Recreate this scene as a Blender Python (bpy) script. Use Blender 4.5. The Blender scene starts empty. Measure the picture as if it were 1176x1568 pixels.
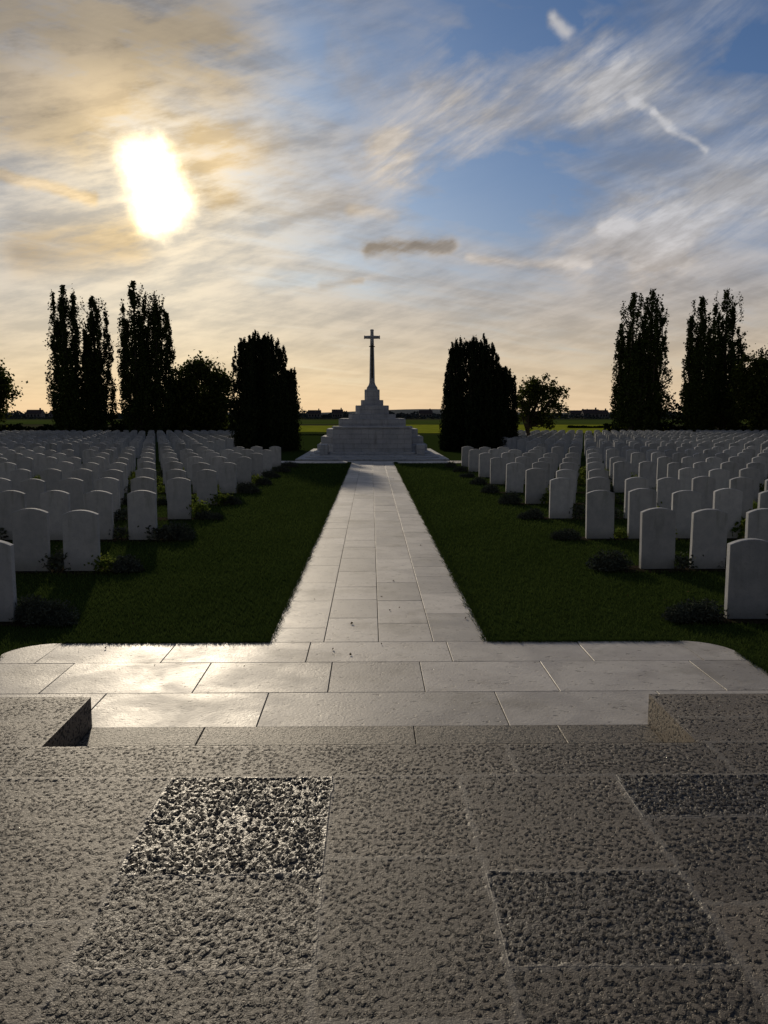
import bpy, math, random
import numpy as np
from mathutils import Vector
rng = np.random.default_rng(7); random.seed(7)
scene = bpy.context.scene
scene.view_settings.view_transform='Standard'; scene.view_settings.look='None'
scene.view_settings.exposure=0; scene.view_settings.gamma=1
F=1268.0; PITCH=math.radians(6.66); YAW=math.radians(0.904); CAMZ=1.85
R=math.radians
# ---------------------------------------------------------------- camera
cam=bpy.data.cameras.new('camera'); co=bpy.data.objects.new('camera',cam); scene.collection.objects.link(co)
cam.sensor_fit='VERTICAL'; cam.sensor_height=24; cam.lens=24*F/1568; cam.clip_end=20000; cam.clip_start=0.05
co.location=(0,0,CAMZ); co.rotation_euler=(R(90)-PITCH,0,-YAW); scene.camera=co
# ---------------------------------------------------------------- helpers
class Builder:
    def __init__(s): s.V=[];s.F=[];s.M=[];s.C=[];s.n=0
    def add(s,V,Fq,m=0,col=None):
        V=np.asarray(V,float).reshape(-1,3);Fq=np.asarray(Fq,int).reshape(-1,4)
        s.V.append(V);s.F.append(Fq+s.n);s.M.append(np.full(len(Fq),m));s.n+=len(V)
        c=np.zeros(len(V)) if col is None else np.broadcast_to(np.asarray(col,float),(len(V),))
        s.C.append(c)
    def box(s,x0,x1,y0,y1,z0,z1,m=0,col=None,ch=0.0):
        if ch<=0:
            V=[(x0,y0,z0),(x1,y0,z0),(x1,y1,z0),(x0,y1,z0),(x0,y0,z1),(x1,y0,z1),(x1,y1,z1),(x0,y1,z1)]
            Fq=[(0,3,2,1),(4,5,6,7),(0,1,5,4),(1,2,6,5),(2,3,7,6),(3,0,4,7)]
        else:
            c=ch;V=[(x0,y0,z0),(x1,y0,z0),(x1,y1,z0),(x0,y1,z0),(x0,y0,z1-c),(x1,y0,z1-c),(x1,y1,z1-c),(x0,y1,z1-c),
               (x0+c,y0+c,z1),(x1-c,y0+c,z1),(x1-c,y1-c,z1),(x0+c,y1-c,z1)]
            Fq=[(0,1,5,4),(1,2,6,5),(2,3,7,6),(3,0,4,7),(4,5,9,8),(5,6,10,9),(6,7,11,10),(7,4,8,11),(8,9,10,11),(0,3,2,1)]
        s.add(V,Fq,m,col)
    def tube(s,pts,rad,m=0,n=7,col=None):
        pts=[np.array(p,float) for p in pts];V=[];
        for i,p in enumerate(pts):
            d=pts[min(i+1,len(pts)-1)]-pts[max(i-1,0)];d/=np.linalg.norm(d)+1e-9
            a=np.cross(d,[0.3,0.9,0.1] if abs(d[2])>.7 else [0,0,1]);a/=np.linalg.norm(a);b=np.cross(d,a)
            for k in range(n):
                t=2*math.pi*k/n;V.append(p+rad[i]*(math.cos(t)*a+math.sin(t)*b))
        Fq=[(i*n+k,i*n+(k+1)%n,(i+1)*n+(k+1)%n,(i+1)*n+k) for i in range(len(pts)-1) for k in range(n)]
        s.add(V,Fq,m,col)
    def leaves(s,P,size,m=0,aspect=.6,up=0.0,col=None):
        P=np.asarray(P,float);N=len(P);size=np.broadcast_to(size,(N,))*rng.uniform(.6,1.4,N)
        a=rng.normal(size=(N,3));a[:,2]+=up*2.0*np.sign(rng.uniform(-.2,1,N));a/=np.linalg.norm(a,axis=1)[:,None]
        b=np.cross(a,rng.normal(size=(N,3)));b/=np.linalg.norm(b,axis=1)[:,None]+1e-9
        a=a*size[:,None]*.5;b=b*size[:,None]*.5*aspect
        V=np.stack([P-a,P-b*1+a*.1,P+a,P+b+a*.1],1).reshape(-1,3)
        Fq=np.arange(4*N).reshape(N,4)
        c=rng.uniform(0,1,N) if col is None else col
        s.add(V,Fq,m,np.repeat(c,4))
    def obj(s,name,mats,smooth=False,loc=(0,0,0)):
        V=np.concatenate(s.V);Fq=np.concatenate(s.F);M=np.concatenate(s.M);C=np.concatenate(s.C)
        me=bpy.data.meshes.new(name);me.vertices.add(len(V));me.vertices.foreach_set('co',V.astype(np.float32).ravel())
        me.loops.add(Fq.size);me.loops.foreach_set('vertex_index',Fq.astype(np.int32).ravel())
        me.polygons.add(len(Fq));me.polygons.foreach_set('loop_start',(np.arange(len(Fq))*4).astype(np.int32))
        me.polygons.foreach_set('material_index',M.astype(np.int32))
        me.polygons.foreach_set('use_smooth',np.full(len(Fq),bool(smooth)))
        at=me.attributes.new('tint','FLOAT','POINT');at.data.foreach_set('value',C.astype(np.float32))
        for m in mats: me.materials.append(m)
        me.update(calc_edges=True)
        o=bpy.data.objects.new(name,me);scene.collection.objects.link(o);o.location=loc
        return o

class NT:
    def __init__(s,t): s.t=t;s.n=t.nodes;s.l=t.links
    def put(s,sock,v):
        if v is None: return
        if isinstance(v,bpy.types.NodeSocket): s.l.new(v,sock)
        else:
            if hasattr(sock.default_value,'__len__') and len(sock.default_value)==4 and len(v)==3: v=(*v,1)
            sock.default_value=v
    def M(s,op,a,b=None,c=None,clamp=False):
        n=s.n.new('ShaderNodeMath');n.operation=op;n.use_clamp=clamp
        s.put(n.inputs[0],a);s.put(n.inputs[1],b);s.put(n.inputs[2],c);return n.outputs[0]
    def V(s,op,a,b=None,scale=None):
        n=s.n.new('ShaderNodeVectorMath');n.operation=op
        s.put(n.inputs[0],a);s.put(n.inputs[1],b)
        if scale is not None: s.put(n.inputs['Scale'],scale)
        return n.outputs['Value'] if op in('DOT_PRODUCT','LENGTH','DISTANCE') else n.outputs[0]
    def comb(s,x,y,z):
        n=s.n.new('ShaderNodeCombineXYZ');s.put(n.inputs[0],x);s.put(n.inputs[1],y);s.put(n.inputs[2],z);return n.outputs[0]
    def sep(s,v):
        n=s.n.new('ShaderNodeSeparateXYZ');s.put(n.inputs[0],v);return n.outputs
    def mr(s,v,a,b,c=0.,d=1.,smooth=True):
        n=s.n.new('ShaderNodeMapRange');n.interpolation_type='SMOOTHSTEP' if smooth else 'LINEAR'
        for i,x in enumerate((v,a,b,c,d)): s.put(n.inputs[i],x)
        return n.outputs[0]
    def noise(s,v,scale,detail=3,rough=.5,dist=0.,color=False):
        n=s.n.new('ShaderNodeTexNoise');s.put(n.inputs['Vector'],v);n.inputs['Scale'].default_value=scale
        n.inputs['Detail'].default_value=detail;n.inputs['Roughness'].default_value=rough;n.inputs['Distortion'].default_value=dist
        return n.outputs['Color' if color else 'Fac']
    def mapping(s,v,rot,scale):
        r=s.n.new('ShaderNodeVectorRotate');r.rotation_type='Z_AXIS';r.inputs['Angle'].default_value=math.radians(rot);s.put(r.inputs['Vector'],v)
        return s.V('MULTIPLY',r.outputs[0],scale)
    def mix(s,f,a,b,mode='MIX'):
        n=s.n.new('ShaderNodeMix');n.data_type='RGBA';n.blend_type=mode
        s.put(n.inputs[0],f);s.put(n.inputs[6],a);s.put(n.inputs[7],b);return n.outputs[2]
    def attr(s,name):
        n=s.n.new('ShaderNodeAttribute');n.attribute_name=name;return n.outputs['Fac']
    def obco(s):
        n=s.n.new('ShaderNodeTexCoord');return n.outputs['Object']
    def geo(s):
        n=s.n.new('ShaderNodeNewGeometry');return n.outputs['Position']
    def bump(s,h,dist,strength=1.0):
        n=s.n.new('ShaderNodeBump');n.inputs['Distance'].default_value=dist;n.inputs['Strength'].default_value=strength
        s.put(n.inputs['Height'],h);return n.outputs[0]
def newmat(name):
    m=bpy.data.materials.new(name);m.use_nodes=True;t=m.node_tree;n=NT(t)
    return m,n,t.nodes['Principled BSDF'],t.nodes['Material Output']
# ---------------------------------------------------------------- world
def azel(x,y):
    cx=(x-588)/F;cy=(784-y)/F
    f=math.cos(PITCH)+math.sin(PITCH)*cy;u=-math.sin(PITCH)+math.cos(PITCH)*cy
    return math.degrees(math.atan2(cx,f)+YAW),math.degrees(math.atan2(u,math.hypot(cx,f)))
SAZ,SEL=azel(240,285)
S=(math.sin(R(SAZ))*math.cos(R(SEL)),math.cos(R(SAZ))*math.cos(R(SEL)),math.sin(R(SEL)))
w=bpy.data.worlds.new('World');scene.world=w;w.use_nodes=True
w.cycles.sampling_method='MANUAL';w.cycles.sample_map_resolution=512
t=w.node_tree;N=NT(t);bg=t.nodes['Background'];bg.inputs['Strength'].default_value=0.1
sky=t.nodes.new('ShaderNodeTexSky');sky.sky_type='NISHITA';sky.sun_disc=False
sky.sun_elevation=R(SEL);sky.sun_rotation=R(SAZ)%(2*math.pi);sky.air_density=1.0;sky.dust_density=0.6;sky.ozone_density=2.0
tc=t.nodes.new('ShaderNodeTexCoord');D=tc.outputs['Generated']
x,y,z=N.sep(D)
az=N.M('MULTIPLY',N.M('ARCTAN2',x,y),57.2958);el=N.M('MULTIPLY',N.M('ARCSINE',z),57.2958)
ang=N.M('MULTIPLY',N.M('ARCCOSINE',N.M('MINIMUM',N.V('DOT_PRODUCT',D,S),0.99999)),57.2958)
P0=N.comb(az,el,0.)
wf=N.noise(P0,.30,5,.60,0,True)
wfv=N.V('SUBTRACT',wf,(.5,.5,.5))
P=N.V('ADD',P0,N.V('SCALE',wfv,None,4.5))
Pl=N.V('ADD',P0,N.V('SCALE',wfv,None,1.3))
def seg(acc,p,q,wpx,amp,src=None):
    a=azel(*p);b=azel(*q);d=(b[0]-a[0],b[1]-a[1],0);L=d[0]**2+d[1]**2
    v=N.V('SUBTRACT',src or P,(a[0],a[1],0))
    tt=N.M('ADD',N.V('DOT_PRODUCT',v,(d[0]/L,d[1]/L,0)),0.,clamp=True)
    dd=N.V('DISTANCE',v,N.V('SCALE',d,None,tt))
    g=N.mr(dd,0.,wpx/22.,amp,0.)
    return g if acc is None else N.M('ADD',acc,g)
f=None
for p,q,wd,am in [((597,245),(720,165),95,.50),((720,165),(905,125),105,.55),((905,125),(1120,15),75,.5),((597,240),(540,100),55,.45),((610,215),(670,80),70,.35),
  ((1190,290),(1010,350),105,.75),((1010,350),(880,385),70,.6),((960,150),(1190,185),80,.5),
  ((0,115),(160,140),80,.45),((160,140),(340,235),110,.45),((340,240),(560,300),100,.4)]:
    f=seg(f,p,q,wd,am)
thin=None
for p,q,wd,am in [((965,150),(1005,172),9,.35),((1005,172),(1082,230),8,.45),((848,28),(868,52),15,.9),((0,268),(140,302),13,.5),((922,346),(960,352),18,.5),((720,397),(900,402),12,.4),((540,325),(600,335),16,.3)]:
    thin=seg(thin,p,q,wd,am,Pl)
clr=None
for p,q,wd,am in [((720,60),(900,50),110,.45),((650,300),(850,255),90,.6),((1080,100),(1190,110),80,.45)]:
    clr=seg(clr,p,q,wd,am)
dk=None
for p,q,wd,am in [((565,381),(690,376),18,1.),((495,435),(550,431),11,.6),((200,365),(40,380),60,.45),((0,190),(110,200),60,.45),((0,40),(330,60),120,.6)]:
    dk=seg(dk,p,q,wd,am,Pl)
iz=N.M('DIVIDE',1.,N.M('ADD',N.M('MAXIMUM',z,0.),.07))
Q=N.comb(N.M('MULTIPLY',x,iz),N.M('MULTIPLY',y,iz),0.)
n1=N.noise(N.mapping(Q,-38,(.45,1.5,1.)),1.35,6,.62,.3)
n2=N.noise(N.mapping(P0,6,(.28,1.,1.)),.26,4,.55,0)
n3=N.noise(N.mapping(P0,-14,(.30,1.25,1.)),.55,6,.64,0)
n4=N.noise(N.mapping(P0,-30,(.22,1.3,1.)),.60,6,.66,.2)
base=N.M('ADD',N.M('MULTIPLY',n1,.55),N.M('MULTIPLY',n2,.45))
lowb=N.mr(el,16.,5.,0.,.17);leftb=N.mr(az,6.,-18.,0.,.13)
base=N.M('ADD',base,N.M('ADD',lowb,leftb))
dens=N.mr(base,.42,.69,0.03,.86)
rgt=N.mr(az,-6.,4.,0.,1.)
fib=N.M('ADD',N.M('MULTIPLY',n3,N.M('SUBTRACT',1.,N.M('MULTIPLY',rgt,.8))),N.M('MULTIPLY',n4,N.M('MULTIPLY',rgt,.8)))
ff=N.M('MULTIPLY',f,N.mr(fib,.32,.68,.15,1.5,False))
dens=N.M('ADD',dens,ff);dens=N.M('SUBTRACT',dens,N.M('MULTIPLY',clr,N.mr(n2,.35,.7,1.,.4)))
dens=N.M('ADD',N.mr(dens,0.,1.35,0.,1.,False),thin,clamp=True)
dens=N.M('POWER',dens,.85)
g2=N.M('EXPONENT',N.M('MULTIPLY',ang,-1/12.5))
warm=N.mix(N.mr(el,12.5,1.),(4.7,5.0,5.6),(7.8,6.1,4.2))
cc=N.mix(N.M('MULTIPLY',g2,1.35,clamp=True),warm,(7.6,5.5,2.8))
shade=N.mr(N.M('ADD',N.M('MULTIPLY',n3,.6),N.M('MULTIPLY',n1,.4)),.38,.62,1.08,.48)
shade=N.M('ADD',N.M('MULTIPLY',shade,.85),N.M('ADD',N.M('MULTIPLY',ff,.38),N.M('MULTIPLY',thin,.6)))
shade=N.M('MINIMUM',shade,1.2)
shade=N.M('MULTIPLY',shade,N.mr(el,15.,26.,1.,.82))
dkn=N.M('MULTIPLY',dk,N.mr(fib,.38,.6,1.1,.6))
shade=N.M('MULTIPLY',shade,N.mr(dkn,0.,1.,1.,.40))
cc=N.V('SCALE',cc,None,shade)
clear=N.mix(1.,sky.outputs[0],(.30,.42,.60),'MULTIPLY')
densd=N.M('ADD',dens,N.M('MULTIPLY',dkn,.8),clamp=True)
col=N.mix(N.M('MULTIPLY',densd,.92),clear,cc)
col=N.V('SCALE',col,None,N.mr(ang,45.,100.,1.,.40))
hz=N.M('EXPONENT',N.M('MULTIPLY',N.M('MAXIMUM',el,0.),-1/5.))
hzc=N.mix(N.M('MULTIPLY',g2,1.3,clamp=True),(8.6,6.4,4.2),(9.4,5.6,2.4))
hzc=N.V('SCALE',hzc,None,N.mr(ang,50.,110.,1.,.35))
col=N.mix(N.M('MULTIPLY',hz,.88),col,hzc)
cs=seg(None,(226,256),(248,312),68,1.,N.V('ADD',P0,N.V('SCALE',wfv,None,3.4)))
core=N.M('POWER',cs,2.2)
gl=N.M('ADD',N.M('MULTIPLY',core,42.),N.M('MULTIPLY',N.M('EXPONENT',N.M('MULTIPLY',ang,-1/5.)),N.M('MULTIPLY',5.6,N.mr(n3,.35,.65,1.25,.45))))
col=N.V('ADD',col,N.V('SCALE',(1.,.78,.43),None,gl))
t.links.new(col,bg.inputs['Color'])
# sun lamp
sl=bpy.data.lights.new('sun','SUN');sl.energy=2.7;sl.angle=R(1.5);sl.color=(1,.86,.66)
so=bpy.data.objects.new('sun',sl);scene.collection.objects.link(so)
so.rotation_euler=Vector(S).to_track_quat('Z','Y').to_euler();so.location=(-20,60,20)
# ---------------------------------------------------------------- materials
def leafmat(name,c1,c2,trans=.0):
    m,n,b,o=newmat(name);c=n.mix(n.attr('tint'),c1,c2);n.n.remove(b)
    d=n.n.new('ShaderNodeBsdfDiffuse');n.put(d.inputs[0],c);out=d.outputs[0]
    if trans>0:
        tr=n.n.new('ShaderNodeBsdfTranslucent');n.put(tr.inputs[0],c)
        mx=n.n.new('ShaderNodeMixShader');mx.inputs[0].default_value=trans
        n.l.new(out,mx.inputs[1]);n.l.new(tr.outputs[0],mx.inputs[2]);out=mx.outputs[0]
    n.l.new(out,o.inputs[0]);return m
M_POP=leafmat('poplar_leaf',(.03,.045,.015),(.07,.09,.025))
M_YEW=leafmat('yew_leaf',(.014,.022,.012),(.035,.045,.02))
M_RND=leafmat('broadleaf',(.03,.045,.012),(.08,.09,.02),.3)
M_GRS=leafmat('grass_blade',(.036,.060,.014),(.088,.125,.032),.2)
M_PLT=leafmat('plant_leaf',(.05,.06,.045),(.11,.12,.09))
M_PL2=leafmat('plant_leaf_light',(.06,.10,.02),(.16,.19,.04),.4)
M_FAR=leafmat('far_leaf_hazed',(.05,.065,.07),(.08,.09,.09))  # lighter bluish grey: distance haze put into the leaf colour
M_DRY=leafmat('dry_leaf',(.06,.04,.02),(.16,.11,.04))
m,n,b,o=newmat('bark');n.put(b.inputs['Base Color'],n.mix(n.noise(n.obco(),6,3),(.03,.022,.015),(.09,.07,.05)));b.inputs['Roughness'].default_value=.9;M_BARK=m
def stone(name,c1,c2,bump=.002,sc=9,brick=False):
    m,n,b,o=newmat(name);oi=n.n.new('ShaderNodeObjectInfo')
    g=n.geo();a=n.noise(g,sc,4,.65);f2=n.noise(g,sc*7,2,.6)
    c=n.mix(n.mr(a,.3,.7),c1,c2);c=n.mix(n.mr(f2,.55,.75,0,.3),c,(.22,.22,.2))
    zz=n.sep(n.obco())[2]
    if not brick:
        c=n.mix(n.M('MULTIPLY',n.mr(zz,.2,.0),.4),c,(.16,.17,.11))
        sk=n.noise(n.V('MULTIPLY',g,(9.,9.,1.6)),1.,3,.6);c=n.mix(n.M('MULTIPLY',n.mr(sk,.5,.72),n.mr(zz,.25,.75,.15,.6)),c,(.23,.24,.22))
        v=n.M('ADD',.84,n.M('MULTIPLY',oi.outputs['Random'],.26));c=n.mix(1.,c,n.comb(v,v,v),'MULTIPLY')
        h=f2
    else:
        bt=n.n.new('ShaderNodeTexBrick');p=n.sep(g);n.put(bt.inputs['Vector'],n.comb(n.M('ADD',p[0],p[1]),p[2],0.))
        bt.inputs['Scale'].default_value=1;bt.inputs['Brick Width'].default_value=.62;bt.inputs['Row Height'].default_value=.21;bt.inputs['Mortar Size'].default_value=.006
        bt.inputs['Color1'].default_value=(.92,.92,.92,1);bt.inputs['Color2'].default_value=(1.03,1.03,1.03,1);bt.inputs['Mortar'].default_value=(.65,.65,.65,1)
        c=n.mix(1.,c,bt.outputs[0],'MULTIPLY');h=n.M('SUBTRACT',f2,n.M('MULTIPLY',bt.outputs['Fac'],2.))
        st=n.noise(n.V('MULTIPLY',g,(3.,3.,.5)),1.5,4,.6);c=n.mix(n.mr(st,.52,.75,0,.5),c,(.16,.15,.13))
    n.put(b.inputs['Base Color'],c);b.inputs['Roughness'].default_value=.85;b.inputs['Specular IOR Level'].default_value=.25;n.put(b.inputs['Normal'],n.bump(h,bump));return m
M_HEAD=stone('portland_stone',(.45,.46,.48),(.55,.555,.56))
M_MON=stone('monument_stone',(.43,.44,.46),(.54,.545,.55),.004,2.,True)
# smooth paving
m,n,b,o=newmat('smooth_paving');g=n.geo();tt=n.attr('tint')
pn=n.noise(n.V('ADD',g,n.V('SCALE',(37.,11.,5.),None,tt)),2.3,4,.6,.4);fn=n.noise(g,55,3,.7)
c=n.mix(n.mr(pn,.3,.7),(.44,.40,.355),(.58,.54,.49));v=n.M('ADD',.72,n.M('MULTIPLY',tt,.42));c=n.mix(1.,c,n.comb(v,v,v),'MULTIPLY')
stn=n.noise(g,1.1,5,.7);c=n.mix(n.mr(stn,.50,.70,0,.6),c,(.20,.18,.15))
vs=n.noise(n.V('MULTIPLY',g,(1.,2.2,1.)),16,2,.6);spk=n.mr(vs,.64,.71,0,1);c=n.mix(n.M('MULTIPLY',spk,.7),c,(.11,.10,.085))
n.put(b.inputs['Base Color'],c);n.put(b.inputs['Roughness'],n.mr(n.M('ADD',n.M('MULTIPLY',pn,.6),n.M('MULTIPLY',stn,.4)),.35,.65,.50,.64))
b.inputs['Specular IOR Level'].default_value=.40
h=n.M('ADD',n.M('MULTIPLY',fn,1.),n.M('SUBTRACT',n.M('MULTIPLY',pn,1.5),n.M('MULTIPLY',spk,1.0)))
n.put(b.inputs['Normal'],n.bump(h,.0024,1));M_PAVE=m
m,n,b,o=newmat('joint_mortar');n.put(b.inputs['Base Color'],n.mix(n.noise(n.geo(),30,3),(.05,.045,.035),(.13,.115,.09)));b.inputs['Roughness'].default_value=.95;M_JOINT=m
def pitted(name,disp):
    m,n,b,o=newmat(name);g=n.geo();tt=n.attr('tint')
    pit=n.attr('pit');mort=n.attr('mortar');msk=n.attr('mask')
    a=n.noise(n.V('MULTIPLY',g,(1.15,.85,1.)),50,2,.5,.35);big=n.noise(g,4.5,2,.5)
    thr=n.M('ADD',.395,n.M('ADD',n.M('MULTIPLY',pit,.14),n.M('MULTIPLY',n.M('SUBTRACT',big,.5),.26)))
    h=n.mr(a,n.M('SUBTRACT',thr,.015),n.M('ADD',thr,.03))
    p=n.M('MULTIPLY',n.M('MULTIPLY',n.M('SUBTRACT',1.,h),msk),n.M('SUBTRACT',1.,mort))
    fine=n.noise(g,190,2,.7);mid=n.noise(g,70,2,.6)
    c=n.mix(n.mr(big,.3,.7),(.125,.103,.078),(.205,.172,.132));v=n.M('ADD',.58,n.M('MULTIPLY',tt,.72));c=n.mix(1.,c,n.comb(v,v,v),'MULTIPLY')
    c=n.mix(n.mr(mid,.48,.68,0,.5),c,(.075,.064,.05));c=n.mix(n.mr(fine,.55,.7,0,.5),c,(.30,.265,.215))
    c=n.mix(n.M('MULTIPLY',n.M('SUBTRACT',pit,.5),1.8,clamp=True),c,(.05,.048,.044))
    c=n.mix(n.M('MULTIPLY',p,.95),c,(.009,.008,.007))
    c=n.mix(n.M('MULTIPLY',mort,.7),c,n.mix(mid,(.14,.125,.105),(.22,.20,.17)))
    n.put(b.inputs['Base Color'],c);n.put(b.inputs['Roughness'],n.M('ADD',n.mr(pit,.5,1.,.62,.42),n.M('MULTIPLY',n.M('SUBTRACT',fine,.5),.5)));b.inputs['Specular IOR Level'].default_value=.38
    dp=n.mr(pit,.5,1.,-.0044,-.009)
    hh=n.M('ADD',n.M('MULTIPLY',p,dp),n.M('ADD',n.M('MULTIPLY',fine,.0014),n.M('MULTIPLY',mid,n.mr(pit,.5,1.,.0024,.009))))
    hh=n.M('ADD',hh,n.M('MULTIPLY',n.M('MULTIPLY',big,msk),.005))
    if disp:
        d=n.n.new('ShaderNodeDisplacement');d.inputs['Midlevel'].default_value=0;d.inputs['Scale'].default_value=1;n.put(d.inputs['Height'],hh)
        n.l.new(d.outputs[0],o.inputs['Displacement']);m.displacement_method='BOTH'
    else: n.put(b.inputs['Normal'],n.bump(hh,1.0,1))
    return m
M_PIT=pitted('pitted_stone',True);M_PITB=pitted('pitted_stone_flat',False)
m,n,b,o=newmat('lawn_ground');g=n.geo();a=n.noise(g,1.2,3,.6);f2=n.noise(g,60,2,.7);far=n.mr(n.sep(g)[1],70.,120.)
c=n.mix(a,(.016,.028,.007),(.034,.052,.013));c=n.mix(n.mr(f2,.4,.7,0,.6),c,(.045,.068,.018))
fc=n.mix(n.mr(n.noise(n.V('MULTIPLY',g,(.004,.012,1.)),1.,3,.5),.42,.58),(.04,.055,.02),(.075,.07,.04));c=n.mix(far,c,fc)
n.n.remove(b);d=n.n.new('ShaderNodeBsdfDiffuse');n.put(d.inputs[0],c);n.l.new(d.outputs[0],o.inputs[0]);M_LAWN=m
def simple(name,c1,c2,sc=.5):
    m,n,b,o=newmat(name);n.n.remove(b);d=n.n.new('ShaderNodeBsdfDiffuse');n.put(d.inputs[0],n.mix(n.mr(n.noise(n.geo(),sc,4,.65),.3,.7),c1,c2));n.l.new(d.outputs[0],o.inputs[0]);return m
M_SOIL=simple('soil',(.014,.011,.008),(.06,.048,.034),30)
M_MUST=simple('mustard_field',(.16,.20,.02),(.32,.33,.035),.35)
M_GFLD=simple('green_field',(.05,.08,.018),(.09,.115,.03),.05)
M_HILL=simple('hill_hazed',(.12,.13,.13),(.16,.17,.17),.01)  # pale grey stands in for distance haze, painted into the hill colour
M_WALL=simple('house_wall',(.16,.15,.15),(.25,.24,.23),1)
M_ROOF=simple('house_roof',(.07,.055,.055),(.10,.08,.08),1)
M_GLS=simple('window_dark',(.02,.02,.03),(.03,.03,.04),1)
M_BRZ=simple('bronze',(.03,.03,.02),(.06,.05,.03),3)
# ---------------------------------------------------------------- ground
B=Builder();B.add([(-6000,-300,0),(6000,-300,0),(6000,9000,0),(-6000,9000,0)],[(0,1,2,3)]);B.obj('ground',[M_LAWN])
def sheet(name,x0,x1,y0,y1,z,mat):
    B=Builder();B.add([(x0,y0,z),(x1,y0,z),(x1,y1,z),(x0,y1,z)],[(0,1,2,3)]);return B.obj(name,[mat])
sheet('mustard_field',3,46,86,165,.02,M_MUST);sheet('mustard_field',-20,-2,92,150,.02,M_MUST)
sheet('green_field',-200,260,175,320,.02,M_GFLD)
# ---------------------------------------------------------------- smooth terrace + path slabs
XL,XR=-.83,.95;TY0,TY1=4.72,6.56;TX=2.85
B=Builder();G=.0032
def slab(x0,x1,y0,y1,z=.022,tv=None):
    B.box(x0+G,x1-G,y0+G,y1-G,.006,z,0,random.random() if tv is None else tv,.0022)
    ta,tb=random.gauss(0,.0012),random.gauss(0,.0012);V=B.V[-1];xm,ym=(x0+x1)/2,(y0+y1)/2
    V[:,2]+=(V[:,2]>.01)*((V[:,0]-xm)*ta+(V[:,1]-ym)*tb)
rows=[(4.72,5.33,[-2.85,-1.75,-.68,.82,1.9,2.85]),(5.33,6.01,[-2.85,-2.2,-1.19,-.29,.36,1.26,2.38,2.85])]
for y0,y1,xs in rows:
    for a,b_ in zip(xs[:-1],xs[1:]): slab(a,b_,y0,y1)
xs=[-2.5,-1.57,-.49,.61,1.67,2.5]
for a,b_ in zip(xs[:-1],xs[1:]): slab(a,b_,6.01,6.56)
for sgn in(-1,1):
    r=.35;pts=[(2.5+G,6.01+G),(2.85-G,6.01+G)]+[(2.5+r*math.cos(t_)-G,6.21+r*math.sin(t_)-G) for t_ in np.linspace(0,math.pi/2,8)]
    c0=(2.6,6.2)
    V=[(sgn*c0[0],c0[1],.022)]+[(sgn*p[0],p[1],.022) for p in pts];k=len(pts)
    V+= [(sgn*p[0],p[1],.0) for p in pts]
    Fq=[(1+i,1+(i+1)%k,1+k+(i+1)%k,1+k+i) for i in range(k)]
    B.add(V,Fq,0,.5)
    for i in range(0,k,2):
        j=i+1;l=(i+2)%k
        B.add([V[0],V[1+i],V[1+j],V[1+l]],[(0,1,2,3)],0,.5)
cx=[XL,-.385,.06,.505,XR]
for i in range(4):
    y_=TY1;first=True
    while y_<31.9:
        L=random.choice([.62,.75,.9,1.05]);
        if first: L=[.45,.8,.6,.95][i];first=False
        y2=min(y_+L,31.95)
        if 31.95-y2<.2:y2=31.95
        slab(cx[i],cx[i+1],y_,y2,.022,random.random()*(.6 if i==2 and 10<y_<22 else 1));y_=y2
xx=-4.6
while xx<4.7:
    slab(xx,xx+.78,31.95,32.75);slab(xx+.0,xx+.78,32.75,33.5);xx+=.78
B.box(-TX+.36,TX-.36,TY0,TY1,0.001,.014,1);B.box(-TX+.004,TX-.004,TY0,6.2,0.0012,.013,1);B.box(XL,XR,TY1,31.95,.001,.014,1);B.box(-4.6,4.86,31.95,33.5,.001,.014,1)
B.obj('stone_path',[M_PAVE,M_JOINT])
# ---------------------------------------------------------------- pitted platform
colsX=[(-3.3,-1.72,[1.2,2.0,2.9,3.634]),(-1.72,-.92,[1.2,1.75,2.546,3.634]),(-.92,-.174,[1.2,1.8,2.305,2.82,3.634]),(-.174,.41,[1.2,2.08,2.93,3.634]),
      (.41,1.12,[1.2,1.7,2.30,2.83,3.634]),(1.12,1.86,[1.2,1.9,2.62,3.23,3.634]),(1.86,3.3,[1.2,2.1,3.0,3.634])]
front=[-3.3,-2.3,-1.68,-.62,.68,1.7,2.4,3.3]
slabs=[]
for a,b_,ys in colsX:
    for y0,y1 in zip(ys[:-1],ys[1:]): slabs.append([a,b_,y0,y1,random.uniform(.1,.9),random.uniform(.1,.5)])
for a,b_ in zip(front[:-1],front[1:]): slabs.append([a,b_,3.634,4.01,random.uniform(.3,.7),random.uniform(.3,.45)])
slabs+=[[-3.3,-1.65,4.01,4.36,.4,.12],[-3.3,-1.65,4.36,4.74,.45,.1],[1.65,3.3,4.01,4.36,.6,.12],[1.65,3.3,4.36,4.74,.7,.08]]
for s in slabs:
    cxm=(s[0]+s[1])/2;cym=(s[2]+s[3])/2
    if -.92<cxm<-.17 and 2.82<cym<3.63: s[4]=.05;s[5]=.9
    if -.92<cxm<-.17 and 2.3<cym<2.82: s[4]=.5;s[5]=.68
    if -.92<cxm<-.17 and 1.8<cym<2.3: s[4]=.5;s[5]=.58
    if .41<cxm<1.12 and 2.3<cym<2.83: s[4]=.4;s[5]=.66
    if 1.12<cxm<1.86 and cym>3.23 and cym<3.63: s[4]=.35;s[5]=.72
    if 1.12<cxm<1.86 and cym<2.62: s[4]=.6;s[5]=.0
step=.0085
gx=np.arange(-3.3,3.3+step/2,step);gy=np.arange(1.2,4.74,step)
ix0=np.argmin(abs(gx+1.65));gx[ix0]=-1.65;ix1=np.argmin(abs(gx-1.65));gx[ix1]=1.65;iy=np.argmin(abs(gy-4.01));gy[iy]=4.01;gy[-1]=4.74
X,Y=np.meshgrid(gx,gy);nx,ny=len(gx),len(gy)
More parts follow.
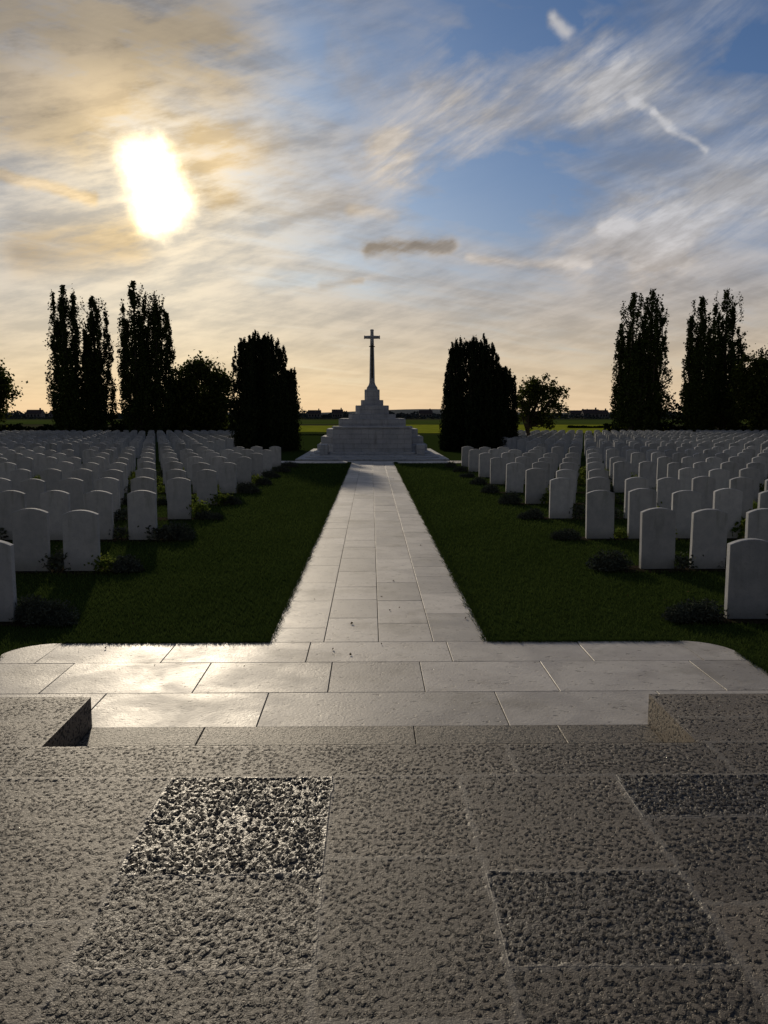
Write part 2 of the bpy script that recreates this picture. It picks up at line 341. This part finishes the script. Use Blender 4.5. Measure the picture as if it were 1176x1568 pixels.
wob=.003*np.sin(X*9+Y*5)+.002*np.sin(Y*23+X*3)
tint=np.full(X.shape,.5);pit=np.full(X.shape,.3);mort=np.zeros(X.shape)
jit=.005*np.sin(X*71+Y*53)+.004*np.sin(X*131-Y*97)
for a,b_,y0,y1,tv,pv in slabs:
    Xw=X+wob;Yw=Y+wob
    ins=(Xw>=a)&(Xw<b_)&(Yw>=y0)&(Yw<y1)
    d=np.minimum(np.minimum(Xw-a,b_-Xw),np.minimum(Yw-y0,y1-Yw))
    tint[ins]=tv;pit[ins]=pv;mort[ins]=np.clip((.016+jit[ins]-d[ins])/.009,0,1)
edge=np.minimum(4.74-Y,np.where(abs(X)<1.65,4.01-Y,np.where(Y>4.01,abs(X)-1.65,9)))
edge=np.minimum(edge,np.hypot(np.maximum(0,abs(X)-1.65),np.maximum(0,4.01-Y)))
mask=np.clip(edge/.02,0,1)
mort[(edge<.03)]=0
Vg=np.stack([X,Y,np.full(X.shape,.2)],-1).reshape(-1,3)
I=np.arange(nx*ny).reshape(ny,nx)
Q4=np.stack([I[:-1,:-1],I[:-1,1:],I[1:,1:],I[1:,:-1]],-1)
cxm=(X[:-1,:-1]+X[1:,1:])/2;cym=(Y[:-1,:-1]+Y[1:,1:])/2
keep=~((abs(cxm)<1.65)&(cym>4.01));Q4=Q4[keep]
B=Builder();B.add(Vg,Q4,0,tint.ravel())
def skirt(p,q,zt=.203,zb=0.0,n_=40):
    ts=np.linspace(0,1,n_+1);V=[]
    for a in ts:
        x_=p[0]+(q[0]-p[0])*a;y_=p[1]+(q[1]-p[1])*a;V+= [(x_,y_,zt),(x_,y_,zb)]
    B.add(V,[(2*i,2*i+2,2*i+3,2*i+1) for i in range(n_)],1,.75)
skirt((-1.65,4.01),(1.65,4.01));skirt((-1.65,4.74),(-1.65,4.01));skirt((1.65,4.01),(1.65,4.74))
skirt((-3.3,4.74),(-1.65,4.74));skirt((1.65,4.74),(3.3,4.74));skirt((-3.3,1.2),(-3.3,4.74));skirt((3.3,4.74),(3.3,1.2))
ob=B.obj('stone_platform',[M_PIT,M_PITB],True)
nv=len(ob.data.vertices);ng=nx*ny
for nm,arr,dv in(('pit',pit,.15),('mortar',mort,0),('mask',mask,1)):
    at=ob.data.attributes.new(nm,'FLOAT','POINT');v_=np.full(nv,dv,np.float32);v_[:ng]=arr.ravel();at.data.foreach_set('value',v_)
B=Builder();B.box(-3.3,3.3,-6,1.2,0,.2,0,.5);ob=B.obj('stone_floor',[M_PITB])
for nm,dv in(('pit',.3),('mortar',0),('mask',1)):
    at=ob.data.attributes.new(nm,'FLOAT','POINT');at.data.foreach_set('value',np.full(len(ob.data.vertices),dv,np.float32))
B=Builder();xs=[-1.645,-.98,.25,1.1,1.645]
for a,b_ in zip(xs[:-1],xs[1:]): B.box(a+.002,b_-.002,4.015,4.716,0.004,.026,0,random.uniform(.4,.8),.004)
ob=B.obj('stone_step',[M_PITB])
for nm,dv in(('pit',.35),('mortar',0),('mask',1)):
    at=ob.data.attributes.new(nm,'FLOAT','POINT');at.data.foreach_set('value',np.full(len(ob.data.vertices),dv,np.float32))
# ---------------------------------------------------------------- headstones
def head_geo(B,x0,y0,rz=0,tx=0,h=.75,m=0):
    W=.415;T=.08;c=.006
    prof=[(-W/2,-.05),(W/2,-.05)]
    top=[(W/2*s_,h-.05*(s_*s_)) for s_ in np.linspace(1,-1,9)]
    prof+=top;k=len(prof)
    def ring(yy,ins): return [(p[0]*(1-ins/(W/2)),yy,p[1]-(ins if p[1]>0 else 0)) for p in prof]
    rings=[ring(-T/2,c),ring(-T/2+c,0),ring(T/2-c,0),ring(T/2,c)]
    V=[v for r_ in rings for v in r_]
    Fq=[(i*k+j,i*k+(j+1)%k,(i+1)*k+(j+1)%k,(i+1)*k+j) for i in range(3) for j in range(k)]
    for off,fl in((0,True),(3*k,False)):
        Rr=[1,2,3,4,5,6];Ll=[0,10,9,8,7,6]
        for i in range(4):
            a,b_,c_,d_=off+Ll[i],off+Rr[i],off+Rr[i+1],off+Ll[i+1]
            Fq.append((a,b_,c_,d_) if fl else (d_,c_,b_,a))
        V.append(((V[off+5][0]+V[off+7][0])/2,V[off+5][1],V[off+5][2]));mi=len(V)-1
        Fq.append((off+7,mi,off+5,off+6) if fl else (off+6,off+5,mi,off+7))
    V=np.array(V);cz,sz=math.cos(rz),math.sin(rz);ct,st=math.cos(tx),math.sin(tx)
    y1=V[:,1]*ct-V[:,2]*st;z1=V[:,1]*st+V[:,2]*ct
    V=np.stack([V[:,0]*cz-y1*sz+x0,V[:,0]*sz+y1*cz+y0,z1],1);B.add(V,Fq,m,random.random())
B=Builder();head_geo(B,0,0);hs=B.obj('headstone',[M_HEAD]);hme=hs.data
first=True;rowY=[7.36+2.48*k for k in range(10)]
def place(x_,y_):
    global first
    if first: o_=hs;first=False
    else: o_=bpy.data.objects.new('headstone',hme);scene.collection.objects.link(o_)
    o_.location=(x_,y_,random.uniform(-.02,.012));o_.rotation_euler=(R(random.gauss(0,.7)),R(random.gauss(0,.4)),R(random.gauss(0,1.6)))
stones=[]
for yr in rowY:
    for sg in(-1,1):
        k=0
        while True:
            xx=3.42+.645*k
            if xx>.52*yr+2.5: break
            if not(k>2 and random.random()<.08):
                p=(sg*xx+(.03 if sg>0 else 0)+random.gauss(0,.015),yr+random.gauss(0,.02));stones.append((p,k));place(*p)
            k+=1
for yr in np.arange(33.2,64,2.48):
    B=Builder()
    for sg in(-1,1):
        xx=6.9 if yr<50 else 7.5
        while xx<.5*yr+3:
            if random.random()>.10: head_geo(B,sg*xx+random.gauss(0,.03),yr+random.gauss(0,.03),R(random.gauss(0,1.3)),R(random.gauss(0,.5)))
            xx+=.645
    B.obj('headstone_row',[M_HEAD])
for yr in rowY:
    for sg in(-1,1):
        B=Builder();x1=.52*yr+3;xs=np.linspace(2.72,x1,60);w0=.2+.04*np.sin(xs*5+yr)+.02*np.sin(xs*17);w1=.17+.03*np.sin(xs*6+2*yr)
        w0[0]=w1[0]=.05;w0[1]*=.8
        V=[];
        for a,b_,c_ in zip(xs,w0,w1): V+= [(sg*a,yr-b_-.02,.006),(sg*a,yr+c_,.006)]
        B.add(V,[(2*i,2*i+2,2*i+3,2*i+1) for i in range(59)]);B.obj('flower_bed',[M_SOIL])
def shrub_mesh(kind,seed):
    B=Builder();r_=np.random.default_rng(seed)
    if kind==0:
        n_=900;th=r_.uniform(0,2*math.pi,n_);ph=np.arccos(r_.uniform(.1,1,n_));L=r_.uniform(.12,.27,n_)
        d=np.stack([np.sin(ph)*np.cos(th),np.sin(ph)*np.sin(th),np.cos(ph)],1);tip=d*L[:,None]*np.array([1.1,.9,.95])+np.array([0,0,.01])
        for fr in(.45,.7,.9,1.): B.leaves(tip*fr,.045,0,.3)
    else:
        n_=260;P_=r_.normal(size=(n_,3))*np.array([.09,.07,.07])+np.array([0,0,.13]);P_[:,2]=abs(P_[:,2]);B.leaves(P_,.06,0,.6)
    return B
lav=[shrub_mesh(0,i).obj('lavender_shrub',[M_PLT]) for i in range(3)];low=[shrub_mesh(1,i+9).obj('bedding_plant',[M_PL2 if i else M_PLT]) for i in range(4)]
usedl=set()
def inst(src,used,x_,y_,s_):
    o0=random.choice(src)
    if o0.name in used: o_=bpy.data.objects.new(o0.name.split('.')[0],o0.data);scene.collection.objects.link(o_)
    else: used.add(o0.name);o_=o0
    o_.location=(x_,y_,0);o_.scale=(s_*random.uniform(.9,1.3),s_,s_*random.uniform(.8,1.1));o_.rotation_euler=(0,0,random.uniform(0,6.28))
for yr in rowY:
    for sg in(-1,1):
        inst(lav,usedl,sg*2.93+random.uniform(-.06,.06),yr-.02,random.uniform(.75,1.1));inst(lav,usedl,sg*2.78+random.uniform(-.05,.05),yr-.08,random.uniform(.45,.7))
for (p,k) in stones:
    if p[1]<26 and random.random()<.8: inst(low,usedl,p[0]+.32+random.uniform(-.05,.05),p[1]+random.uniform(-.14,.14),random.uniform(.6,1.25))
    if p[1]<20 and random.random()<.18: inst(lav,usedl,p[0]+.32,p[1]+.05,random.uniform(.6,.9))
for o0 in lav+low:
    if o0.name not in usedl: o0.location=(random.choice([-1,1])*5.6,rowY[3]+.2,0)
# ---------------------------------------------------------------- grass blades
n_=330000;u=rng.uniform(0,1,n_);Dg=4.6*(36/4.6)**u;Xg=rng.uniform(-1,1,n_)*(.56*Dg+1.2)
ok=~((Xg>XL+.005)&(Xg<XR-.005)&(Dg<32))
inT=(abs(Xg)<TX-.01)&(Dg<TY1-.005);cr=(abs(Xg)>2.5)&(Dg>6.21)&(np.hypot(abs(Xg)-2.5,Dg-6.21)>.34)
ok&=~(inT&~cr);ok&=~((abs(Xg)<3.35)&(Dg<4.76));ok&=~((Dg>31.9)&(abs(Xg)<4.9))
rr=(Dg-7.36+1.24)%2.48-1.24;ok&=~((abs(rr)<.19)&(abs(Xg)>2.74)&(Dg<31))
Xg=Xg[ok];Dg=Dg[ok];n_=len(Xg)
patch=.5+.25*np.sin(Xg*1.3+Dg*.7)+.25*np.sin(Xg*3.1-Dg*1.9)
h=(.020+.012*rng.uniform(0,1,n_))*(Dg/7)**.35;wd=.0035*(Dg/6)**.85;th=rng.uniform(0,math.pi,n_);ln=rng.normal(size=(n_,2))*h[:,None]*.5
a=np.stack([np.cos(th)*wd,np.sin(th)*wd,0*wd],1);bp=np.stack([Xg,Dg,0*Dg],1);tp=bp+np.stack([ln[:,0],ln[:,1],h],1)
V=np.stack([bp-a,bp+a,tp+a*.25,tp-a*.25],1).reshape(-1,3)
B=Builder();B.add(V,np.arange(4*n_).reshape(n_,4),0,np.repeat(np.clip(rng.uniform(0,.7,n_)+patch*.3,0,1),4))
def fringe(x0,y0,x1,y1,n_):
    t_=rng.uniform(0,1,n_);bx=x0+(x1-x0)*t_+rng.normal(size=n_)*.010;by=y0+(y1-y0)*t_+rng.normal(size=n_)*.010
    h=rng.uniform(.025,.05,n_)*(by/7)**.3;wd=.004*(by/6)**.8;th=rng.uniform(0,3.14,n_);ln=rng.normal(size=(n_,2))*h[:,None]*.7
    a=np.stack([np.cos(th)*wd,np.sin(th)*wd,0*wd],1);bp=np.stack([bx,by,0*by],1);tp=bp+np.stack([ln[:,0],ln[:,1],h],1)
    B.add(np.stack([bp-a,bp+a,tp+a*.25,tp-a*.25],1).reshape(-1,3),np.arange(4*n_).reshape(n_,4),0,np.repeat(rng.uniform(0,.6,n_),4))
fringe(XL,TY1,XL,32,14000);fringe(XR,TY1,XR,32,14000);fringe(-2.5,TY1+.005,XL,TY1+.005,3500);fringe(XR,TY1+.005,2.5,TY1+.005,3500)
fringe(-TX,4.7,-TX,6.2,2500);fringe(TX,4.7,TX,6.2,2500)
B.obj('grass',[M_GRS])
B=Builder();n_=110;yy=5.8*(26/5.8)**rng.uniform(0,1,n_);P_=np.stack([rng.uniform(-1,1,n_)*(.45*yy),yy,rng.uniform(.026,.034,n_)],1);B.leaves(P_,.024,0,.7);B.V[-1][:,2]=np.maximum(B.V[-1][:,2],.025)
B.obj('fallen_leaves',[M_DRY])
# ---------------------------------------------------------------- monument
B=Builder();MX=.06;MC=39.3
def tier(D0,hwpx,ytop,ch=0,zb=0,bev=.02):
    s_=D0/F;hw=hwpx*s_;zt=CAMZ-(ytop-636)*s_;y0=D0;y1=2*MC-D0
    if ch<=0: B.box(MX-hw,MX+hw,y0,y1,zb,zt,0,0,bev)
    else:
        c=ch
        def ring(z_,i): return [(MX-hw+i,y0+c,z_),(MX-hw+c,y0+i,z_),(MX+hw-c,y0+i,z_),(MX+hw-i,y0+c,z_),(MX+hw-i,y1-c,z_),(MX+hw-c,y1-i,z_),(MX-hw+c,y1-i,z_),(MX-hw+i,y1-c,z_)]
        V=ring(zb,0)+ring(zt-bev,0)+ring(zt,bev);Fq=[(r_*8+i,r_*8+(i+1)%8,(r_+1)*8+(i+1)%8,(r_+1)*8+i) for r_ in(0,1) for i in range(8)]
        Fq+=[(16,17,18,19),(16,19,20,23),(23,20,21,22)];B.add(V,Fq)
    return hw,zt
tier(33.9,118,702.5,.0);tier(34.4,104,699,.5);tier(34.9,97,696,.6);tier(35.2,90,692.5,.7)
tier(36.4,86,681,.9);tier(36.9,80,669,.9);tier(37.3,71,657,.8)
hw,zt=tier(35.75,60,655.5,0);B.box(MX-hw-.04,MX+hw+.04,35.71,36.9,zt,zt+.08,0,0,.02)
tier(36.6,51,641,.0);tier(37.4,36,634,.15);tier(37.8,25.5,621,.2)
s_=39/F
def tier2(hwpx,y0p,y1p,ch):
    hw=hwpx*s_;za=CAMZ-(y0p-636)*s_;zb=CAMZ-(y1p-636)*s_;c=ch
    def ring(z_,i): 
        h_=hw-i;return [(MX-h_,MC-h_+c,z_),(MX-h_+c,MC-h_,z_),(MX+h_-c,MC-h_,z_),(MX+h_,MC-h_+c,z_),(MX+h_,MC+h_-c,z_),(MX+h_-c,MC+h_,z_),(MX-h_+c,MC+h_,z_),(MX-h_,MC+h_-c,z_)]
    V=ring(zb,0)+ring(za-.02,0)+ring(za,.02);Fq=[(r_*8+i,r_*8+(i+1)%8,(r_+1)*8+(i+1)%8,(r_+1)*8+i) for r_ in(0,1) for i in range(8)]
    Fq+=[(16,17,18,19),(16,19,20,23),(23,20,21,22)];B.add(V,Fq)
tier2(17,613,640,.1);tier2(11.5,597,640,.15)
def zpx(y_): return CAMZ-(y_-636)*s_
prof=[(598,9.2),(594,8.6),(590,5.6),(586,4.4),(560,3.9),(524,3.0),(510,2.6),(508,3.1),(506.8,2.2)]
B.tube([(MX,MC,zpx(p[0])) for p in prof],[p[1]*s_ for p in prof],0,8)
az_=zpx(518.5);prof=[(-12,2.2),(-11.2,2.9),(-10.4,2.2),(0,2.6),(10.4,2.2),(11.2,2.9),(12,2.2)]
B.tube([(MX+p[0]*s_,MC,az_) for p in prof],[p[1]*s_ for p in prof],0,8)
for sg in(-1,1): B.box(MX+sg*12*s_-.004,MX+sg*12*s_+.004,MC-.07,MC+.07,az_-.07,az_+.07)
for sg in(-1,1):
    B.box(MX+sg*2.05-.16,MX+sg*2.05+.16,35.0,36.2,0,.62,0,0,.02)
mo=B.obj('stone_cross_monument',[M_MON])
B=Builder();B.box(MX-.035,MX+.035,MC-.16,MC-.14,zpx(580),zpx(530),0,0,.004);B.box(MX-.14,MX+.14,MC-.165,MC-.135,zpx(533.3),zpx(532),0,0,.004);B.box(MX-.02,MX+.02,MC-.165,MC-.135,zpx(530),zpx(527),0,0,.004)
B.obj('bronze_sword',[M_BRZ])
# ---------------------------------------------------------------- trees
def zat(ypx,D): return CAMZ-(ypx-636)*D/F
def xat(xpx,D): return (xpx-568)/F*D
def spire(cx_,cy_,z0,z1,r,nc,per,sig,prof=(.38,.62),lean=0):
    t_=rng.uniform(0,1,nc)**1.15;pk=prof[0]/(prof[0]+prof[1]);nm=pk**prof[0]*(1-pk)**prof[1]
    rr=r*(np.maximum(t_,1e-3)**prof[0])*((1-t_)**prof[1])/nm
    th=rng.uniform(0,2*math.pi,nc);q=rng.uniform(0,1,nc)**.5*rng.uniform(.75,1.08,nc)
    C=np.stack([cx_+rr*q*np.cos(th)+lean*t_,cy_+rr*q*np.sin(th),z0+(z1-z0)*t_],1)
    k=np.repeat(1-.75*t_,per)[:,None]
    P_=np.repeat(C,per,0)+rng.normal(size=(nc*per,3))*np.array([sig,sig,sig*2.6])*(.35+.65*k)
    return P_[P_[:,2]<z1+.2]
def poplar(D0,xl,xr,yt,sub=7):
    B=Builder();cx_=xat((xl+xr)/2,D0);r=(xr-xl)/2/F*D0;z1=zat(yt,D0);z0=.4
    B.tube([(cx_,D0,-.1),(cx_+.05,D0,1.2),(cx_,D0,z1*.5),(cx_,D0,z1*.95)],[.42,.3,.17,.02],1,9)
    pts=[spire(cx_,D0,z0,z1,r*.88,170,34,.15,(.22,.62))]
    for i in range(sub):
        th=2*math.pi*(i+random.random()*.6)/sub;q=random.uniform(.42,.82);rr=r*q;tx_=cx_+rr*math.cos(th);ty_=D0+rr*math.sin(th)
        zt=z1*random.uniform(.58,.95);zb=z0+random.uniform(0,z1*.15)
        pts.append(spire(tx_,ty_,zb,zt,r*random.uniform(.28,.40),78,34,.11,(.25,.65),(cx_-tx_)*.15))
        B.tube([(cx_,D0,zb*.6),(tx_*.6+cx_*.4,ty_*.6+D0*.4,zb+.8),(tx_,ty_,zt*.7),(tx_*.85+cx_*.15,ty_,zt*.96)],[.12,.09,.05,.015],1,6)
    for i in range(46):
        th=random.uniform(0,6.28);zz=random.uniform(.06,.88);rr=r*(zz**.22)*((1-zz)**.5)*1.6;zz*=z1;L=z1*.07
        a=(cx_+.1*math.cos(th),D0+.1*math.sin(th),zz);e=(cx_+rr*math.cos(th),D0+rr*math.sin(th),zz+L)
        B.tube([a,((a[0]+e[0])/2,(a[1]+e[1])/2,zz+L*.35),e,(e[0],e[1],e[2]+.4)],[.04,.03,.02,.008],1,5)
        pts.append(np.array(e)+np.array([0,0,.1])+rng.normal(size=(24,3))*np.array([.09,.09,.32]))
    P_=np.concatenate(pts);B.leaves(P_,.17,0,.75);return B.obj('poplar_tree',[M_POP,M_BARK])
for a in [(70,84,138,447),(72,126,182,462),(70,190,240,441),(71,218,273,452),(70,938,990,457),(71,960,1022,450),(70,1043,1092,461),(71.5,1076,1135,448)]:
    poplar(a[0],a[1],a[2],a[3])
def yew(D0,xl,xr,yt,tips):
    B=Builder();cx_=xat((xl+xr)/2,D0);r=(xr-xl)/2/F*D0;z1=zat(yt,D0)
    B.tube([(cx_,D0,-.1),(cx_,D0,z1*.5)],[.22,.08],1,8);pts=[]
    for i in range(tips):
        th=random.uniform(0,6.283);q=math.sqrt(random.random())*.92;tx_=cx_+r*q*math.cos(th);ty_=D0+r*q*math.sin(th)
        zt=z1*(1-.22*q**5-random.uniform(0,.08));rs=r*random.uniform(.12,.21)
        lean=(cx_-tx_)*.17
        pts.append(spire(tx_,ty_,random.uniform(.0,.1),zt,rs,60,28,.055,(.10,.55),lean))
        B.tube([(cx_,D0,.2),((tx_+cx_)/2,(ty_+D0)/2,1.2),(tx_+lean*.8,ty_,zt*.85)],[.06,.04,.01],1,5)
    pts.append(spire(cx_,D0,0,z1*.93,r*.84,320,42,.14,(.10,.28)))
    B.leaves(np.concatenate(pts),.12,0,.45,.8);return B.obj('irish_yew_tree',[M_YEW,M_BARK])
yew(43.5,352,452,513,54);yew(44.8,420,464,565,10)
yew(43.5,670,773,519,54);yew(44.8,745,792,560,11)
def roundtree(D0,xl,xr,yt,ycb,xtr,name,nc=85,per=90,leaf=.15,dens=.28,mat=None):
    B=Builder();cx_=xat((xl+xr)/2,D0);rx=(xr-xl)/2/F*D0;z1=zat(yt,D0);z0=zat(ycb,D0);tx_=xat(xtr,D0);cz=(z0+z1)/2;rz=(z1-z0)/2
    B.tube([(tx_,D0,-.1),(tx_+.03,D0,z0*.6),(tx_,D0,z0+.2*rz),(cx_,D0,cz+rz*.2)],[.17*rx/1.7,.12*rx/1.7,.1*rx/1.7,.03],1,9)
    d=rng.normal(size=(nc,3));d/=np.linalg.norm(d,axis=1)[:,None];q=rng.uniform(.3,1,nc)**.6
    C=np.stack([cx_+d[:,0]*q*rx*.92,D0+d[:,1]*q*rx*.9,cz+d[:,2]*q*rz*.92],1)
    for c in C[::2]:
        st=(tx_,D0,z0*.8+random.random()*rz*.8);mid=((st[0]+c[0])/2+random.uniform(-.15,.15),(st[1]+c[1])/2,(st[2]+c[2])/2-.08*rz);B.tube([st,mid,tuple(c)],[.06,.035,.012],1,5)
    sg=dens*rx/1.75;P_=np.repeat(C,per,0)+rng.normal(size=(nc*per,3))*np.array([sg,sg,sg*.75])*rng.uniform(.6,1.3,nc).repeat(per)[:,None]
    tips=C[:,None,:]+d[:,None,:]*np.linspace(0,1,14)[None,:,None]*(.35+.4*rng.uniform(0,1,nc))[:,None,None]*rx*.28
    P_=np.concatenate([P_,tips.reshape(-1,3)+rng.normal(size=(nc*14,3))*.05]);P_=P_[P_[:,2]>.25]
    B.leaves(P_,leaf,0,.75);return B.obj(name,[mat or M_RND,M_BARK])
roundtree(50,781,868,573,662,808,'cherry_tree',100,65,.13,.18)
roundtree(72,262,362,550,664,322,'oak_tree',150,110,.24)
roundtree(66,1122,1215,532,666,1170,'oak_tree',150,90,.22)
roundtree(72,1140,1250,570,670,1190,'oak_tree',110,90,.25)
roundtree(70,-75,26,540,668,-10,'oak_tree',170,100,.24)
roundtree(74,255,305,590,670,285,'hawthorn_tree',60,60,.22)
def hedge(D0,xl,xr,yt,name='hedge',size=.25):
    B=Builder();x0=xat(xl,D0);x1=xat(xr,D0);zt=zat(yt,D0);L=x1-x0;n_=int(L*260)
    xx=rng.uniform(x0,x1,n_);top=zt*(.8+.16*np.sin(xx*1.1+D0)+.12*np.sin(xx*2.7)+.06*np.sin(xx*7))
    zz=rng.uniform(0,1,n_)**.8*top;P_=np.stack([xx,D0+rng.normal(size=n_)*.5,zz],1)
    B.leaves(P_,size,0,.8);return B.obj(name,[M_YEW])
hedge(76,-80,360,648);hedge(75,188,360,640);hedge(74,925,1260,646);hedge(73,1015,1065,608);hedge(78,455,520,668);hedge(120,870,930,652)
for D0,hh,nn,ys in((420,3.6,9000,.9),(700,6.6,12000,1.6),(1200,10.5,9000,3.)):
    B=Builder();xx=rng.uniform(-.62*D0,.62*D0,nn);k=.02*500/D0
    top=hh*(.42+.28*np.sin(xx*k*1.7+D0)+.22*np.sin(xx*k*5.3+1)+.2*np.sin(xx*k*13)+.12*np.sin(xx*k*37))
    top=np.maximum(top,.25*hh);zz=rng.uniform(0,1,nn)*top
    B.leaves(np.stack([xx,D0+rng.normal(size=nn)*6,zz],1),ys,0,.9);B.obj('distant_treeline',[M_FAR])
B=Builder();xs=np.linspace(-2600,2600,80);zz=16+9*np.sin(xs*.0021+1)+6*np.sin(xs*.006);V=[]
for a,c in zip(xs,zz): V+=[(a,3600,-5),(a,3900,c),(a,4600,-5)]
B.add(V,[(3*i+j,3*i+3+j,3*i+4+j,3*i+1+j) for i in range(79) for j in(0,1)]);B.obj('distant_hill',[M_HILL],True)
def house(xp,D0,w_,h_,rf):
    B=Builder();x0=xat(xp,D0);B.box(x0-w_/2,x0+w_/2,D0,D0+7,0,h_,0)
    B.add([(x0-w_/2-.3,D0-.3,h_),(x0+w_/2+.3,D0-.3,h_),(x0+w_/2+.3,D0+3.5,h_+rf),(x0-w_/2-.3,D0+3.5,h_+rf),(x0+w_/2+.3,D0+7.3,h_),(x0-w_/2-.3,D0+7.3,h_)],[(0,1,2,3),(3,2,4,5)],1)
    B.add([(x0-w_/2,D0,h_),(x0-w_/2,D0+3.5,h_+rf),(x0-w_/2,D0+7,h_),(x0-w_/2,D0+3.5,h_)],[(0,1,2,3)],0);B.add([(x0+w_/2,D0,h_),(x0+w_/2,D0+3.5,h_+rf),(x0+w_/2,D0+7,h_),(x0+w_/2,D0+3.5,h_)],[(3,2,1,0)],0)
    B.box(x0+w_*.3,x0+w_*.3+.8,D0+3,D0+3.9,h_+rf*.4,h_+rf+1.1,1)
    for k in np.arange(-.35,.4,.23): B.box(x0+k*w_-.5,x0+k*w_+.5,D0-.05,D0-.01,1,2.4,2)
    B.obj('farmhouse',[M_WALL,M_ROOF,M_GLS])
for a in [(905,520,10,3,2.6),(922,560,8,3,2.4),(58,560,10,3,2.6),(90,600,8,3.,2.4),(517,560,7,3.2,2.6),(482,600,9,3,2.6),(652,600,9,3,2.6),(885,620,12,3.2,2.4)]: house(*a)
